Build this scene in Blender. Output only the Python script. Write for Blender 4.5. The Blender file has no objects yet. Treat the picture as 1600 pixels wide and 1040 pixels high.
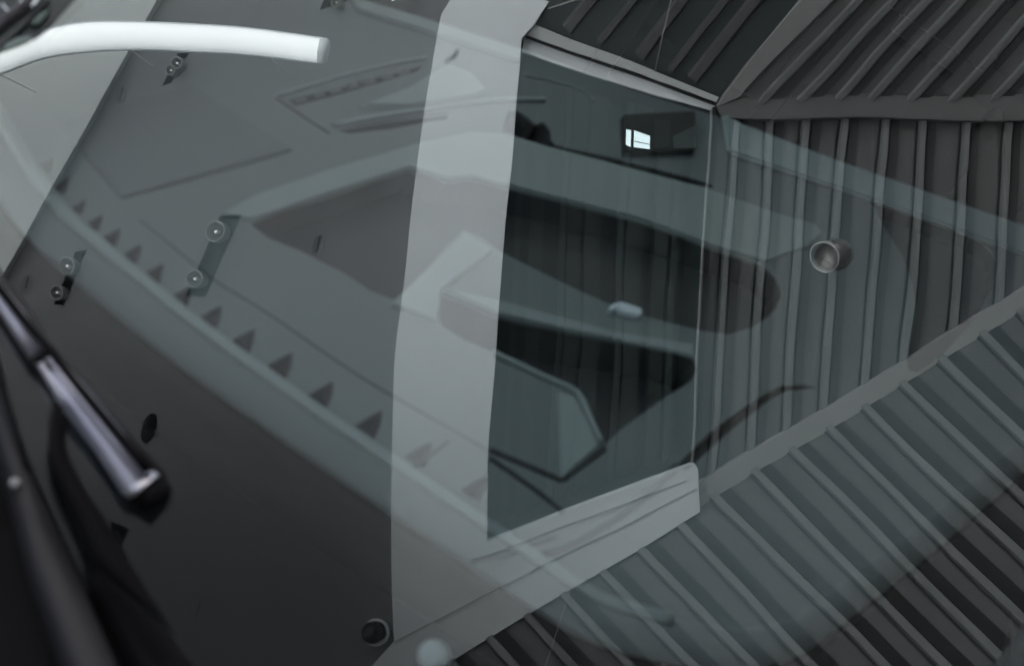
import bpy, bmesh, math, random
from mathutils import Vector, Matrix
from mathutils.geometry import delaunay_2d_cdt
random.seed(4)
V = Vector
scn = bpy.context.scene
C = scn.collection

# ------------------------------------------------------------------ camera
PHI = math.radians(30)                 # rake of the windscreen
D0 = 1.60                              # camera to glass along the axis
FPX = 2222.0                           # 50 mm on a 36 mm sensor, in photo pixels
CAM = V((0, 0, 2.05))
d = V((0, -math.sin(2*PHI), -math.cos(2*PHI)))
right0 = V((-1, 0, 0))
u = V((0, -math.cos(2*PHI), math.sin(2*PHI)))
ca, sa = 0.82, 0.572
nr = math.hypot(ca, sa); ca /= nr; sa /= nr
rc = right0*ca + u*sa
uc = -right0*sa + u*ca
cam_d = bpy.data.cameras.new('camera'); cam = bpy.data.objects.new('camera', cam_d); C.objects.link(cam)
cam_d.lens = 50; cam_d.sensor_width = 36; cam_d.clip_end = 500; cam_d.clip_start = 0.02
m = Matrix((rc, uc, -d)).transposed().to_4x4(); m.translation = CAM
cam.matrix_world = m
cam_d.dof.use_dof = True; cam_d.dof.focus_distance = 5.2; cam_d.dof.aperture_fstop = 4.8
scn.camera = cam

# ------------------------------------------------------------------ light
w = bpy.data.worlds.new('World'); scn.world = w; w.use_nodes = True
SUN_EL, SUN_ROT = math.radians(72), math.radians(118)
nt = w.node_tree
sky = nt.nodes.new('ShaderNodeTexSky'); sky.sky_type = 'NISHITA'; sky.sun_disc = False
sky.sun_elevation = SUN_EL; sky.sun_rotation = SUN_ROT; sky.dust_density = 7.0; sky.ozone_density = 1.0; sky.air_density = 1.2
bg = nt.nodes['Background']; bg.inputs['Strength'].default_value = 0.06
nt.links.new(sky.outputs[0], bg.inputs['Color'])
sd = bpy.data.lights.new('sun', 'SUN'); sun = bpy.data.objects.new('sun', sd); C.objects.link(sun)
sd.energy = 4.6; sd.angle = math.radians(.6); sd.color = (1, .96, .9)
sun.rotation_euler = (math.radians(90)-SUN_EL, 0, math.radians(180)-SUN_ROT)
scn.view_settings.view_transform = 'Standard'; scn.view_settings.look = 'None'
scn.view_settings.exposure = 1.9; scn.view_settings.gamma = 1

# ------------------------------------------------------------------ the optics of the windscreen
GN = V((0, math.sin(PHI), math.cos(PHI)))
G0 = CAM + d*D0
def ray(px, py): return (d + rc*((px-800)/FPX) - uc*((py-520)/FPX)).normalized()
def isect(o, r, p, n):
    return o + r*((p-o).dot(n)/r.dot(n))
def on_glass(px, py, off=0.0): return isect(CAM, ray(px, py), G0+GN*off, GN)
def inside(px, py, plane): return isect(CAM, ray(px, py), plane[0], plane[1])
def mirrored(px, py, plane):
    r = ray(px, py); h = isect(CAM, r, G0, GN)
    r2 = r - GN*(2*r.dot(GN))
    return isect(h, r2, plane[0], plane[1])

# ------------------------------------------------------------------ materials
def mat(name, col, rough=.5, metal=0, spec=.5, noise=0, scale=20, bump=0, bscale=200, coat=0, col2=None, stretch=(1,1,1)):
    M = bpy.data.materials.new(name); M.use_nodes = True; t = M.node_tree; b = t.nodes['Principled BSDF']
    b.inputs['Base Color'].default_value = (*col, 1); b.inputs['Roughness'].default_value = rough
    b.inputs['Metallic'].default_value = metal; b.inputs['Specular IOR Level'].default_value = spec
    b.inputs['Coat Weight'].default_value = coat
    tc = t.nodes.new('ShaderNodeTexCoord')
    mp = t.nodes.new('ShaderNodeMapping'); mp.inputs['Scale'].default_value = stretch
    t.links.new(tc.outputs['Object'], mp.inputs['Vector'])
    if noise:
        n = t.nodes.new('ShaderNodeTexNoise'); n.inputs['Scale'].default_value = scale; n.inputs['Detail'].default_value = 6
        r = t.nodes.new('ShaderNodeMix'); r.data_type = 'RGBA'
        c2 = col2 or tuple(c*(1-noise) for c in col); c1 = tuple(min(1, c*(1+noise*.6)) for c in col)
        r.inputs[6].default_value = (*c2, 1); r.inputs[7].default_value = (*c1, 1)
        t.links.new(mp.outputs[0], n.inputs['Vector']); t.links.new(n.outputs['Fac'], r.inputs[0])
        t.links.new(r.outputs[2], b.inputs['Base Color'])
        rr = t.nodes.new('ShaderNodeMapRange'); rr.inputs['To Min'].default_value = max(0, rough-.08); rr.inputs['To Max'].default_value = min(1, rough+.1)
        t.links.new(n.outputs['Fac'], rr.inputs['Value']); t.links.new(rr.outputs[0], b.inputs['Roughness'])
    if bump:
        n2 = t.nodes.new('ShaderNodeTexNoise'); n2.inputs['Scale'].default_value = bscale; n2.inputs['Detail'].default_value = 4
        bp = t.nodes.new('ShaderNodeBump'); bp.inputs['Strength'].default_value = bump; bp.inputs['Distance'].default_value = .002
        t.links.new(mp.outputs[0], n2.inputs['Vector']); t.links.new(n2.outputs['Fac'], bp.inputs['Height']); t.links.new(bp.outputs[0], b.inputs['Normal'])
    return M

def glass_mat(name, tint, base=.09, coated=False):
    M = bpy.data.materials.new(name); M.use_nodes = True; t = M.node_tree; t.nodes.clear()
    o = t.nodes.new('ShaderNodeOutputMaterial'); mx = t.nodes.new('ShaderNodeMixShader')
    tr = t.nodes.new('ShaderNodeBsdfTransparent'); tr.inputs[0].default_value = (*tint, 1)
    gl = t.nodes.new('ShaderNodeBsdfGlossy'); gl.inputs['Roughness'].default_value = 0.0; gl.inputs['Color'].default_value = (.93, .985, 1, 1)
    lw = t.nodes.new('ShaderNodeLayerWeight'); lw.inputs['Blend'].default_value = .5
    pw = t.nodes.new('ShaderNodeMath'); pw.operation = 'POWER'; pw.inputs[1].default_value = 5
    mr = t.nodes.new('ShaderNodeMapRange'); mr.inputs['To Min'].default_value = base; mr.inputs['To Max'].default_value = 1
    t.links.new(lw.outputs['Facing'], pw.inputs[0]); t.links.new(pw.outputs[0], mr.inputs['Value'])
    if coated:   # slight waviness of real curved glass
        wn = t.nodes.new('ShaderNodeTexNoise'); wn.inputs['Scale'].default_value = 2.2; wn.inputs['Detail'].default_value = 1.5
        wb = t.nodes.new('ShaderNodeBump'); wb.inputs['Strength'].default_value = 1; wb.inputs['Distance'].default_value = .0012
        wc = t.nodes.new('ShaderNodeTexCoord'); t.links.new(wc.outputs['Object'], wn.inputs['Vector']); t.links.new(wn.outputs['Fac'], wb.inputs['Height']); t.links.new(wb.outputs[0], gl.inputs['Normal'])
    if coated:   # metallised windscreen: reflectance climbs quickly with the angle of incidence
        cr = t.nodes.new('ShaderNodeValToRGB'); cr.color_ramp.interpolation = 'B_SPLINE'
        stops = ((0, .045), (.035, .052), (.06, .092), (.11, .205), (.20, .245), (.42, .30), (.7, .5), (1, 1))
        while len(cr.color_ramp.elements) < len(stops): cr.color_ramp.elements.new(.5)
        for e, (p_, v_) in zip(cr.color_ramp.elements, stops): e.position = p_; e.color = (v_, v_, v_, 1)
        t.links.new(lw.outputs['Facing'], cr.inputs[0]); mr = cr
    # faint film of dust and wiped streaks on the outside of the glass
    tc = t.nodes.new('ShaderNodeTexCoord'); nz = t.nodes.new('ShaderNodeTexNoise'); nz.inputs['Scale'].default_value = 3.5; nz.inputs['Detail'].default_value = 8
    df = t.nodes.new('ShaderNodeBsdfDiffuse'); df.inputs[0].default_value = (.45, .47, .5, 1)
    dm = t.nodes.new('ShaderNodeMapRange'); dm.inputs['From Min'].default_value = .35; dm.inputs['From Max'].default_value = .75
    dm.inputs['To Min'].default_value = .001; dm.inputs['To Max'].default_value = .022
    mpp = t.nodes.new('ShaderNodeMapping'); mpp.inputs['Rotation'].default_value = (0, 0, .5); mpp.inputs['Scale'].default_value = (.7, 2.6, 1); t.links.new(tc.outputs['Object'], mpp.inputs[0]); t.links.new(mpp.outputs[0], nz.inputs['Vector'])
    nz.inputs['Scale'].default_value = 2.2; nz.inputs['Distortion'].default_value = 1.4; nz.inputs['Detail'].default_value = 5
    vo = t.nodes.new('ShaderNodeTexVoronoi'); vo.inputs['Scale'].default_value = 55; vr = t.nodes.new('ShaderNodeMapRange'); t.links.new(tc.outputs['Object'], vo.inputs['Vector'])
    vr.inputs['From Min'].default_value = .045; vr.inputs['From Max'].default_value = .02; vr.inputs['To Min'].default_value = 0; vr.inputs['To Max'].default_value = .07; t.links.new(vo.outputs['Distance'], vr.inputs['Value'])
    gt = t.nodes.new('ShaderNodeMath'); gt.operation = 'GREATER_THAN'; gt.inputs[1].default_value = .86; sx_ = t.nodes.new('ShaderNodeSeparateColor'); t.links.new(vo.outputs['Color'], sx_.inputs[0]); t.links.new(sx_.outputs[0], gt.inputs[0])
    mu = t.nodes.new('ShaderNodeMath'); mu.operation = 'MULTIPLY'; t.links.new(gt.outputs[0], mu.inputs[0]); t.links.new(vr.outputs[0], mu.inputs[1])
    ad = t.nodes.new('ShaderNodeMath'); ad.operation = 'ADD'; t.links.new(dm.outputs[0], ad.inputs[0]); t.links.new(mu.outputs[0], ad.inputs[1])
    t.links.new(nz.outputs['Fac'], dm.inputs['Value'])
    m2 = t.nodes.new('ShaderNodeMixShader')
    t.links.new(mr.outputs[0], mx.inputs[0]); t.links.new(tr.outputs[0], mx.inputs[1]); t.links.new(gl.outputs[0], mx.inputs[2])
    t.links.new(ad.outputs[0], m2.inputs[0]); t.links.new(mx.outputs[0], m2.inputs[1]); t.links.new(df.outputs[0], m2.inputs[2])
    t.links.new(m2.outputs[0], o.inputs[0])
    return M
def emit_mat(name, col, s):
    M = bpy.data.materials.new(name); M.use_nodes = True; b = M.node_tree.nodes['Principled BSDF']
    b.inputs['Base Color'].default_value = (.8, .8, .8, 1); b.inputs['Emission Color'].default_value = (*col, 1); b.inputs['Emission Strength'].default_value = s
    return M

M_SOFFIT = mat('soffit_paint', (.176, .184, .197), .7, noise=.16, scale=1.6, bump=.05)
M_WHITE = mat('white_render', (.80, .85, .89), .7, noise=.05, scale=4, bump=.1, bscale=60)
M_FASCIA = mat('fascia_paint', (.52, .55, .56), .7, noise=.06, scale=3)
M_TRIM = mat('trim_grey', (.34, .34, .345), .5, noise=.06, scale=5)
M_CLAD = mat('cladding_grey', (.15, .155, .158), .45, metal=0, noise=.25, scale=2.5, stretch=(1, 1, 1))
M_RIBSHADE = mat('rib_side_shade', (.06, .06, .062), .7)  # dark colour imitating the shaded side of each ceiling rib
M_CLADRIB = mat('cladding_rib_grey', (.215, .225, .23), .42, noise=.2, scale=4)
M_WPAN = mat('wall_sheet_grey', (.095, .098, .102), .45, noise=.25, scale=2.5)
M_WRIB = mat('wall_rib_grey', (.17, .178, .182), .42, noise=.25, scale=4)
M_WRIBSHADE = mat('wall_rib_shade', (.012, .012, .013), .8)  # near-black that paints shade beside the wall ribs
M_CLADDK = mat('cladding_dark', (.13, .125, .125), .5, noise=.12, scale=6)
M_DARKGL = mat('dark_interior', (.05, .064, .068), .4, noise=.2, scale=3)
M_BLACKFR = mat('black_frame', (.012, .014, .016), .35)
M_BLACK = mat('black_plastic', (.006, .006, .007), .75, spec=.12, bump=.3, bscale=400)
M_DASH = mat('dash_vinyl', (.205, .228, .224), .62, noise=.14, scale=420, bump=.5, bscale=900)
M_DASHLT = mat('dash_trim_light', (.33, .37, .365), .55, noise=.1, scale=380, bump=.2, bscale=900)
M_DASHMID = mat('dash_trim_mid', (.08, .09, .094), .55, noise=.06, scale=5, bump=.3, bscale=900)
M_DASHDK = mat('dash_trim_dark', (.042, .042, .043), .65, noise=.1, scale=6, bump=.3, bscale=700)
M_SEAT = mat('seat_leather', (.02, .021, .022), .5, noise=.1, scale=10, bump=.4, bscale=300)
M_PAINT = mat('car_paint', (.008, .008, .010), .5, spec=.2, coat=0, noise=.05, scale=300)
M_HOOD = mat('bonnet_edge_paint', (.028, .028, .031), .55, spec=.3, noise=.05, scale=200)
M_CHROME = mat('chrome', (.6, .62, .66), .14, metal=1)
M_SATIN = mat('satin_wiper_metal', (.42, .43, .50), .34, metal=.5, noise=.12, scale=40, stretch=(1, 1, 1))
M_CHROMEDULL = mat('dull_chrome', (.5, .51, .55), .35, metal=.8)
M_RUBBER = mat('rubber', (.012, .012, .013), .55)
M_CONC = mat('concrete', (.46, .47, .48), .85, noise=.15, scale=2, bump=.5, bscale=30)
M_LAMPHEAD = mat('lamp_head_metal', (.30, .30, .30), .35, metal=.5)
M_LENS = mat('lens', (.5, .52, .55), .08, metal=.9)
M_GLASS = glass_mat('windscreen_glass', (.79, .885, .90), .125, True)
M_PRIV = glass_mat('privacy_glass', (.10, .11, .11), .06)
M_PANE = glass_mat('pane_glass', (.8, .86, .86), .03)
M_INNERGL = bpy.data.materials.new('laminate_inner'); M_INNERGL.use_nodes = True
_t = M_INNERGL.node_tree; _t.nodes.clear(); _o = _t.nodes.new('ShaderNodeOutputMaterial'); _tr = _t.nodes.new('ShaderNodeBsdfTransparent'); _tr.inputs[0].default_value = (.98, .99, .99, 1); _t.links.new(_tr.outputs[0], _o.inputs[0])
M_LAMP = emit_mat('curved_lamp_glow', (.96, .99, 1), .82)
_t = M_LAMP.node_tree; _g = _t.nodes.new('ShaderNodeNewGeometry'); _s = _t.nodes.new('ShaderNodeSeparateXYZ'); _r = _t.nodes.new('ShaderNodeMapRange')
_r.interpolation_type = 'SMOOTHSTEP'; _r.inputs['From Min'].default_value = .15; _r.inputs['From Max'].default_value = -.95; _r.inputs['To Min'].default_value = .14; _r.inputs['To Max'].default_value = .62
_t.links.new(_g.outputs['Normal'], _s.inputs[0]); _t.links.new(_s.outputs['Z'], _r.inputs['Value']); _t.links.new(_r.outputs[0], _t.nodes['Principled BSDF'].inputs['Emission Strength'])
M_GLOWPATCH = emit_mat('glow_patch', (.95, .98, 1), 1.35)  # emission stands in for a bright reflected patch, no real source behind
M_LED = emit_mat('spot_led', (1, .97, .92), .5)

# ------------------------------------------------------------------ builders
def link(name, me, m, parent=None, smooth=False):
    if isinstance(m, (list, tuple)):
        for q in m: me.materials.append(q)
    elif m: me.materials.append(m)
    o = bpy.data.objects.new(name, me); C.objects.link(o)
    if parent: o.parent = parent
    if smooth:
        for p in me.polygons: p.use_smooth = True
    return o
def tag(o, label=None, cat=None, group=None, kind=None):
    if label: o['label'] = label
    if cat: o['category'] = cat
    if group: o['group'] = group
    if kind: o['kind'] = kind
    return o
def empty(name, loc=(0, 0, 0)):
    o = bpy.data.objects.new(name, None); C.objects.link(o); o.empty_display_size = .1
    return o
def spline(pts, n=6, closed=False):
    out = []; N = len(pts)
    rng = range(N) if closed else range(N-1)
    for i in rng:
        g = (lambda k: pts[k % N]) if closed else (lambda k: pts[max(0, min(N-1, k))])
        p0, p1, p2, p3 = g(i-1), g(i), g(i+1), g(i+2)
        for k in range(n):
            t = k/n; a = []
            for q in range(len(p1)):
                a.append(.5*((2*p1[q])+(-p0[q]+p2[q])*t+(2*p0[q]-5*p1[q]+4*p2[q]-p3[q])*t*t+(-p0[q]+3*p1[q]-3*p2[q]+p3[q])*t**3))
            out.append(tuple(a))
    if not closed: out.append(tuple(pts[-1]))
    return out

def slab(name, outer, holes, n, depth, m, parent=None, bevel=0, mats=None):
    """plate whose front face passes through the given points; the body goes depth along -n. Holes are cut right through."""
    loops = [list(outer)] + [list(h) for h in holes]
    n = n.normalized()
    a = n.orthogonal().normalized(); b = n.cross(a); o0 = outer[0]
    flat = [[V(((p-o0).dot(a), (p-o0).dot(b))) for p in L] for L in loops]
    vs, es = [], []
    for L in flat:
        k = len(vs); vs += L; es += [(k+i, k+(i+1) % len(L)) for i in range(len(L))]
    ov, oe, of, _1, _2, _3 = delaunay_2d_cdt(vs, es, [], 0, 1e-6)
    def inp(q, L):
        c = False; j = len(L)-1
        for i in range(len(L)):
            if (L[i].y > q.y) != (L[j].y > q.y) and q.x < (L[j].x-L[i].x)*(q.y-L[i].y)/(L[j].y-L[i].y)+L[i].x: c = not c
            j = i
        return c
    keep = []
    for t in of:
        c = (ov[t[0]]+ov[t[1]]+ov[t[2]])/3
        if inp(c, flat[0]) and not any(inp(c, h) for h in flat[1:]): keep.append(list(t))
    bm = bmesh.new(); used = sorted({i for t in keep for i in t})
    P3 = {i: o0 + a*ov[i].x + b*ov[i].y for i in used}
    top = {i: bm.verts.new(P3[i]) for i in used}; bot = {i: bm.verts.new(P3[i] - n*depth) for i in used}
    cnt = {}
    for t in keep:
        bm.faces.new([top[i] for i in t]); f2 = bm.faces.new([bot[i] for i in reversed(t)])
        if mats: f2.material_index = 1
        for i in range(3):
            e = (t[i], t[(i+1) % 3]); r_ = (e[1], e[0])
            if r_ in cnt: del cnt[r_]
            else: cnt[e] = 1
    for i, j in cnt:
        f = bm.faces.new([top[j], top[i], bot[i], bot[j]])
        if mats: f.material_index = 2
    bmesh.ops.recalc_face_normals(bm, faces=bm.faces)
    if bevel:
        es = [e for e in bm.edges if len(e.link_faces) == 2 and e.calc_face_angle(0) > .6]
        bmesh.ops.bevel(bm, geom=es, offset=bevel, segments=2, affect='EDGES', clamp_overlap=True)
    me = bpy.data.meshes.new(name); bm.to_mesh(me); bm.free()
    return link(name, me, mats or m, parent)

def prism(name, quads, m, parent=None, smooth=False, cap=True):
    """lofts closed cross sections (lists of points) into one solid"""
    bm = bmesh.new(); rings = [[bm.verts.new(p) for p in q] for q in quads]
    for A, B in zip(rings, rings[1:]):
        n = len(A)
        for i in range(n): bm.faces.new([A[i], A[(i+1) % n], B[(i+1) % n], B[i]])
    if cap:
        bm.faces.new(list(reversed(rings[0]))); bm.faces.new(rings[-1])
    bmesh.ops.recalc_face_normals(bm, faces=bm.faces)
    me = bpy.data.meshes.new(name); bm.to_mesh(me); bm.free()
    return link(name, me, m, parent, smooth)

def box(name, c, sx, sy, sz, m, parent=None, ax=None, bevel=0):
    ax = ax or (V((1, 0, 0)), V((0, 1, 0)), V((0, 0, 1)))
    bm = bmesh.new(); vs = {}
    for i in (-1, 1):
        for j in (-1, 1):
            for k in (-1, 1): vs[i, j, k] = bm.verts.new(V(c)+ax[0]*(i*sx/2)+ax[1]*(j*sy/2)+ax[2]*(k*sz/2))
    for f in (((-1,-1,-1),(-1,1,-1),(1,1,-1),(1,-1,-1)), ((-1,-1,1),(1,-1,1),(1,1,1),(-1,1,1)), ((-1,-1,-1),(1,-1,-1),(1,-1,1),(-1,-1,1)),
              ((1,-1,-1),(1,1,-1),(1,1,1),(1,-1,1)), ((1,1,-1),(-1,1,-1),(-1,1,1),(1,1,1)), ((-1,1,-1),(-1,-1,-1),(-1,-1,1),(-1,1,1))):
        bm.faces.new([vs[q] for q in f])
    bmesh.ops.recalc_face_normals(bm, faces=bm.faces)
    if bevel: bmesh.ops.bevel(bm, geom=list(bm.edges), offset=bevel, segments=2, affect='EDGES')
    me = bpy.data.meshes.new(name); bm.to_mesh(me); bm.free()
    return link(name, me, m, parent)

def lathe(name, c, axis, prof, m, parent=None, seg=28, squash=1.0, ref=None, cap=True):
    """prof: list of (radius, height along axis)"""
    axis = axis.normalized(); a = (ref - axis*ref.dot(axis)).normalized() if ref else axis.orthogonal().normalized(); b = axis.cross(a)
    bm = bmesh.new(); rings = []
    for r, h in prof:
        rings.append([bm.verts.new(V(c)+axis*h+a*(r*math.cos(2*math.pi*i/seg))+b*(r*squash*math.sin(2*math.pi*i/seg))) for i in range(seg)])
    for A, B in zip(rings, rings[1:]):
        for i in range(seg): bm.faces.new([A[i], A[(i+1) % seg], B[(i+1) % seg], B[i]])
    if cap: bm.faces.new(list(reversed(rings[0]))); bm.faces.new(rings[-1])
    bmesh.ops.recalc_face_normals(bm, faces=bm.faces)
    me = bpy.data.meshes.new(name); bm.to_mesh(me); bm.free()
    o = link(name, me, m, parent)
    for p in me.polygons: p.use_smooth = len(p.vertices) == 4
    return o

def tube(name, pts, radii, m, parent=None, seg=14, smooth=True):
    bm = bmesh.new(); rings = []
    up = None
    for i, p in enumerate(pts):
        t = (pts[min(i+1, len(pts)-1)] - pts[max(i-1, 0)]).normalized()
        if up is None: up = t.orthogonal().normalized()
        up = (up - t*up.dot(t)).normalized(); s = t.cross(up)
        r = radii[i] if isinstance(radii, (list, tuple)) else radii
        rings.append([bm.verts.new(p + up*(r*math.cos(2*math.pi*k/seg)) + s*(r*math.sin(2*math.pi*k/seg))) for k in range(seg)])
    for A, B in zip(rings, rings[1:]):
        for i in range(seg): bm.faces.new([A[i], A[(i+1) % seg], B[(i+1) % seg], B[i]])
    bm.faces.new(list(reversed(rings[0]))); bm.faces.new(rings[-1])
    bmesh.ops.recalc_face_normals(bm, faces=bm.faces)
    me = bpy.data.meshes.new(name); bm.to_mesh(me); bm.free()
    return link(name, me, m, parent, smooth)

# ------------------------------------------------------------------ ground and canopy
ZC = 5.0
UP = V((0, 0, 1))
def cz(z): return (V((0, 0, z)), UP)
def cm(px, py, z=ZC): return mirrored(px, py, cz(z))
gm = bpy.data.meshes.new('ground')
S = 120
gm.from_pydata([(-S, -S, 0), (S, -S, 0), (S, S, 0), (-S, S, 0)], [], [(0, 1, 2, 3)])
tag(link('ground', gm, M_CONC), kind='structure')

DOWN = V((0, 0, -1))
# geometry lines of the canopy (photo pixels)
def trimU(x): return 759 - .603*(x-1090)      # upper edge of the lower trim
def trimL(x): return 1036 - .604*(x-690)      # its lower edge

canopy = empty('canopy')
tag(canopy, 'flat grey canopy soffit over the car, seen mirrored in the windscreen, with recessed spotlights', 'canopy')
# soffit, with the fixture openings cut through it
F_BOX = [[(340, 336), (374, 333), (322, 463), (291, 462)], [(118, 388), (137, 384), (98, 476), (82, 475)],
         [(272, 84), (291, 83), (262, 133), (247, 138)], [(508, -6), (556, -8), (530, 8), (499, 15)],
         [(178, 808), (206, 820), (190, 858), (170, 845)]]
soff_out = [(240, 0), (0, 430), (-500, 1330), (560, 1330), (575, 1045), (700, 990), (700, 700), (700, 20), (760, -300), (410, -300)]
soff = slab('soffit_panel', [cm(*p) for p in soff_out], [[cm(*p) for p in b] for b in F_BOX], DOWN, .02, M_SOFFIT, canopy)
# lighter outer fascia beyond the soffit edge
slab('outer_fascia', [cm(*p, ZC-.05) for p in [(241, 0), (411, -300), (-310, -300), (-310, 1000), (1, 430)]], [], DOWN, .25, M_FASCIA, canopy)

# window void C and the white portal B
win = [(817, 58), (1117, 165), (1083, 728), (760, 848)]
portal = empty('portal')
tag(portal, 'white rendered column and beam framing a dark pane, mirrored down the middle of the windscreen', 'portal')
colpts = [(690, 20), (660, 190), (636, 400), (620, 560), (611, 740), (611, 870), (616, 1006)]
colL = spline(colpts, 4)
ol = colL + [(575, 1052), (700, 1040), (1092, 800), (1089, 735), (1083, 727), (760, 848), (763, 720), (786, 400), (817, 58), (836, 38), (900, -60), (900, -300), (850, -300), (735, -60)]
slab('column_face', [cm(*p, ZC-.06) for p in ol], [], DOWN, .10, M_WHITE, portal)
slab('sill_joint', [cm(*p, ZC-.064) for p in [(617, 1003), (1086, 764), (1086, 766), (617, 1006)]], [], DOWN, .003, M_FASCIA, portal)
slab('sill_joint', [cm(*p, ZC-.064) for p in [(735, 876), (760, 869), (1070, 752), (1070, 753.5), (760, 871), (735, 878)]], [], DOWN, .003, M_FASCIA, portal)

# recess above the pane
sky_box = empty('glazed_bay')
tag(sky_box, 'dark glazed bay with black edge trim beside the white mirrored column', 'window')
WZ = ZC + .02
wv = [(805, 62), (1117, 165), (1084, 733), (750, 858)]
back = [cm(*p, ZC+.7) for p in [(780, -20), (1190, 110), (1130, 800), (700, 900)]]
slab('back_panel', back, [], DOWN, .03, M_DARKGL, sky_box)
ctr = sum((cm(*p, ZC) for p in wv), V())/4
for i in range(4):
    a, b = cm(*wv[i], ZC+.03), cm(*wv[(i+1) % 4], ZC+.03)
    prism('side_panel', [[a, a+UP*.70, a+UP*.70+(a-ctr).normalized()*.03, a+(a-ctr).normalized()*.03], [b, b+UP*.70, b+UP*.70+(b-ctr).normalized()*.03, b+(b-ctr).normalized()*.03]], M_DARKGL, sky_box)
for x0, wd, mm in ((845, 22, M_CLADDK), (893, 8, M_CLAD), (905, 20, M_CLADDK), (932, 26, M_CLADDK), (984, 10, M_CLAD), (998, 26, M_CLADDK), (1040, 20, M_CLADDK), (1066, 10, M_CLAD), (820, 10, M_CLAD)):
    A = [cm(x0+4, -0, ZC+.55), cm(x0+wd+4, 0, ZC+.55), cm(x0+wd-40, 860, ZC+.55), cm(x0-40, 860, ZC+.55)]
    slab('back_mullion', A, [], DOWN, .14, mm, sky_box)
slab('pane', [cm(*p, WZ) for p in wv], [], DOWN, .006, M_PANE, sky_box)
# trims of the opening
def strip(name, pts, z, m, parent, th=.05, bevel=0): return slab(name, [cm(*p, z) for p in pts], [], DOWN, th, m, parent, bevel=bevel)
strip('head_trim', [(836, 37), (1124, 150), (1120, 158), (826, 53)], ZC-.03, M_FASCIA, sky_box)
strip('head_dark_line', [(826, 51), (1120, 158), (1118, 164), (822, 56)], ZC-.015, M_BLACKFR, sky_box, .03)  # thin black strip between the two head trims
strip('inner_head_trim', [(822, 56), (1118, 164), (1114, 172), (1030, 152), (1014, 147), (817, 78)], ZC-.0, M_WHITE, sky_box, .03)
strip('jamb_trim', [(1110, 172), (1114, 172), (1082, 727), (1078, 729)], ZC-.0, M_TRIM, sky_box, .03)
strip('black_jamb', [(1114, 166), (1119, 166), (1086, 728), (1082, 729)], ZC-.03, M_BLACKFR, sky_box, .05)
# added glowing patch inside the bay, standing in for a bright mirror reflection
cl = empty('glow_panel')
tag(cl, 'small dark frame with an added glowing patch inside the dark glazed bay', 'window')
zz = ZC+.35
slab('frame', [cm(*p, zz) for p in [(977, 180), (1087, 173), (1086, 234), (978, 238)]], [[cm(*p, zz) for p in q] for q in (
    [(979, 202), (987, 204), (987, 231), (979, 227)], [(991, 204), (1016, 214), (1016, 235), (991, 231)])], DOWN, .03, M_BLACKFR, cl)
slab('glowing_face', [cm(*p, zz+.02) for p in [(978, 200), (1019, 212), (1019, 236), (978, 234)]], [], DOWN, .01, M_GLOWPATCH, cl)
slab('panel', [cm(*p, zz-.01) for p in [(1050, 216), (1085, 198), (1085, 234), (1052, 234)]], [], DOWN, .01, M_TRIM, cl)
slab('panel', [cm(*p, zz-.01) for p in [(1022, 190), (1046, 192), (1045, 230), (1024, 232)]], [], DOWN, .01, M_DASHMID, cl)
slab('frame_bar', [cm(*p, zz-.012) for p in [(987, 200), (991, 200), (991, 236), (987, 236)]], [], DOWN, .01, M_BLACKFR, cl)
slab('frame_bar', [cm(*p, zz-.014) for p in [(991, 221), (1016, 227), (1016, 228), (991, 222)]], [], DOWN, .004, M_BLACKFR, cl)

# ---- ribbed ceiling D
ribbed = empty('ribbed_ceiling')
tag(ribbed, 'grey ribbed metal ceiling between the dark glazed bay and the diagonal trim', 'cladding')
Dpoly = [(1119, 150), (1900, 135), (1900, 290), (1092, 775), (1086, 728)]
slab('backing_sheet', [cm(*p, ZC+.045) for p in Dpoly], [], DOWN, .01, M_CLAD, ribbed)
def rib(a, b, side, down, wtop, wbot, h, m, parent, name='cladding_rib'):
    """trapezoid rib from a to b; side = unit across, down = unit out of the sheet"""
    def sec(p): return [p-side*wbot/2, p-side*wtop/2+down*h, p+side*wtop/2+down*h, p+side*wbot/2]
    return prism(name, [sec(a), sec(b)], m, parent)
dr = [1152, 1208, 1262, 1318, 1382, 1441, 1510, 1577, 1646, 1716]
for i, x in enumerate(dr):
    y0 = 172
    # meet the lower trim: x - .075*(y-190)
    xe = x; 
    for _ in range(20): ye = trimU(xe)+12; xe = x - .078*(ye-190)
    if ye < 200: continue
    a, b = cm(x, y0, ZC+.04), cm(xe, ye, ZC+.04)
    side = (cm(x+10, y0, ZC+.04)-a); side = (side - (b-a).normalized()*side.dot((b-a).normalized())).normalized()
    rib(a, b, side, DOWN, .020, .030, .028, M_CLADRIB, ribbed)
    # dark strip painting the shaded side at the rib's right foot
    a2, b2 = a + side*.038, b + side*.038
    rib(a2, b2, side, DOWN, .032, .034, .004, M_RIBSHADE, ribbed, 'joint_shade_strip')
    a2, b2 = a - side*.021, b - side*.021
    rib(a2, b2, side, DOWN, .005, .006, .006, M_BLACKFR, ribbed, 'joint_shade_strip')

# ---- trims
edge = empty('edge_trim')
tag(edge, 'pale grey folded trim running diagonally below the ribbed ceiling', 'trim')
slab('trim_face', [cm(*p, ZC-.02) for p in [(1088, 758), (1900, trimU(1900)), (1900, trimL(1900)), (1088, trimL(1088))]], [], DOWN, .09, M_TRIM, edge, bevel=.003)
edge2 = empty('level_trim')
tag(edge2, 'grey folded trim running level above the ribbed ceiling', 'trim')
slab('trim_face', [cm(*p, ZC-.02) for p in [(1119, 166), (1150, 152), (1900, 140), (1900, 193), (1128, 184)]], [], DOWN, .07, M_CLAD, edge2, bevel=.003)

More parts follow.
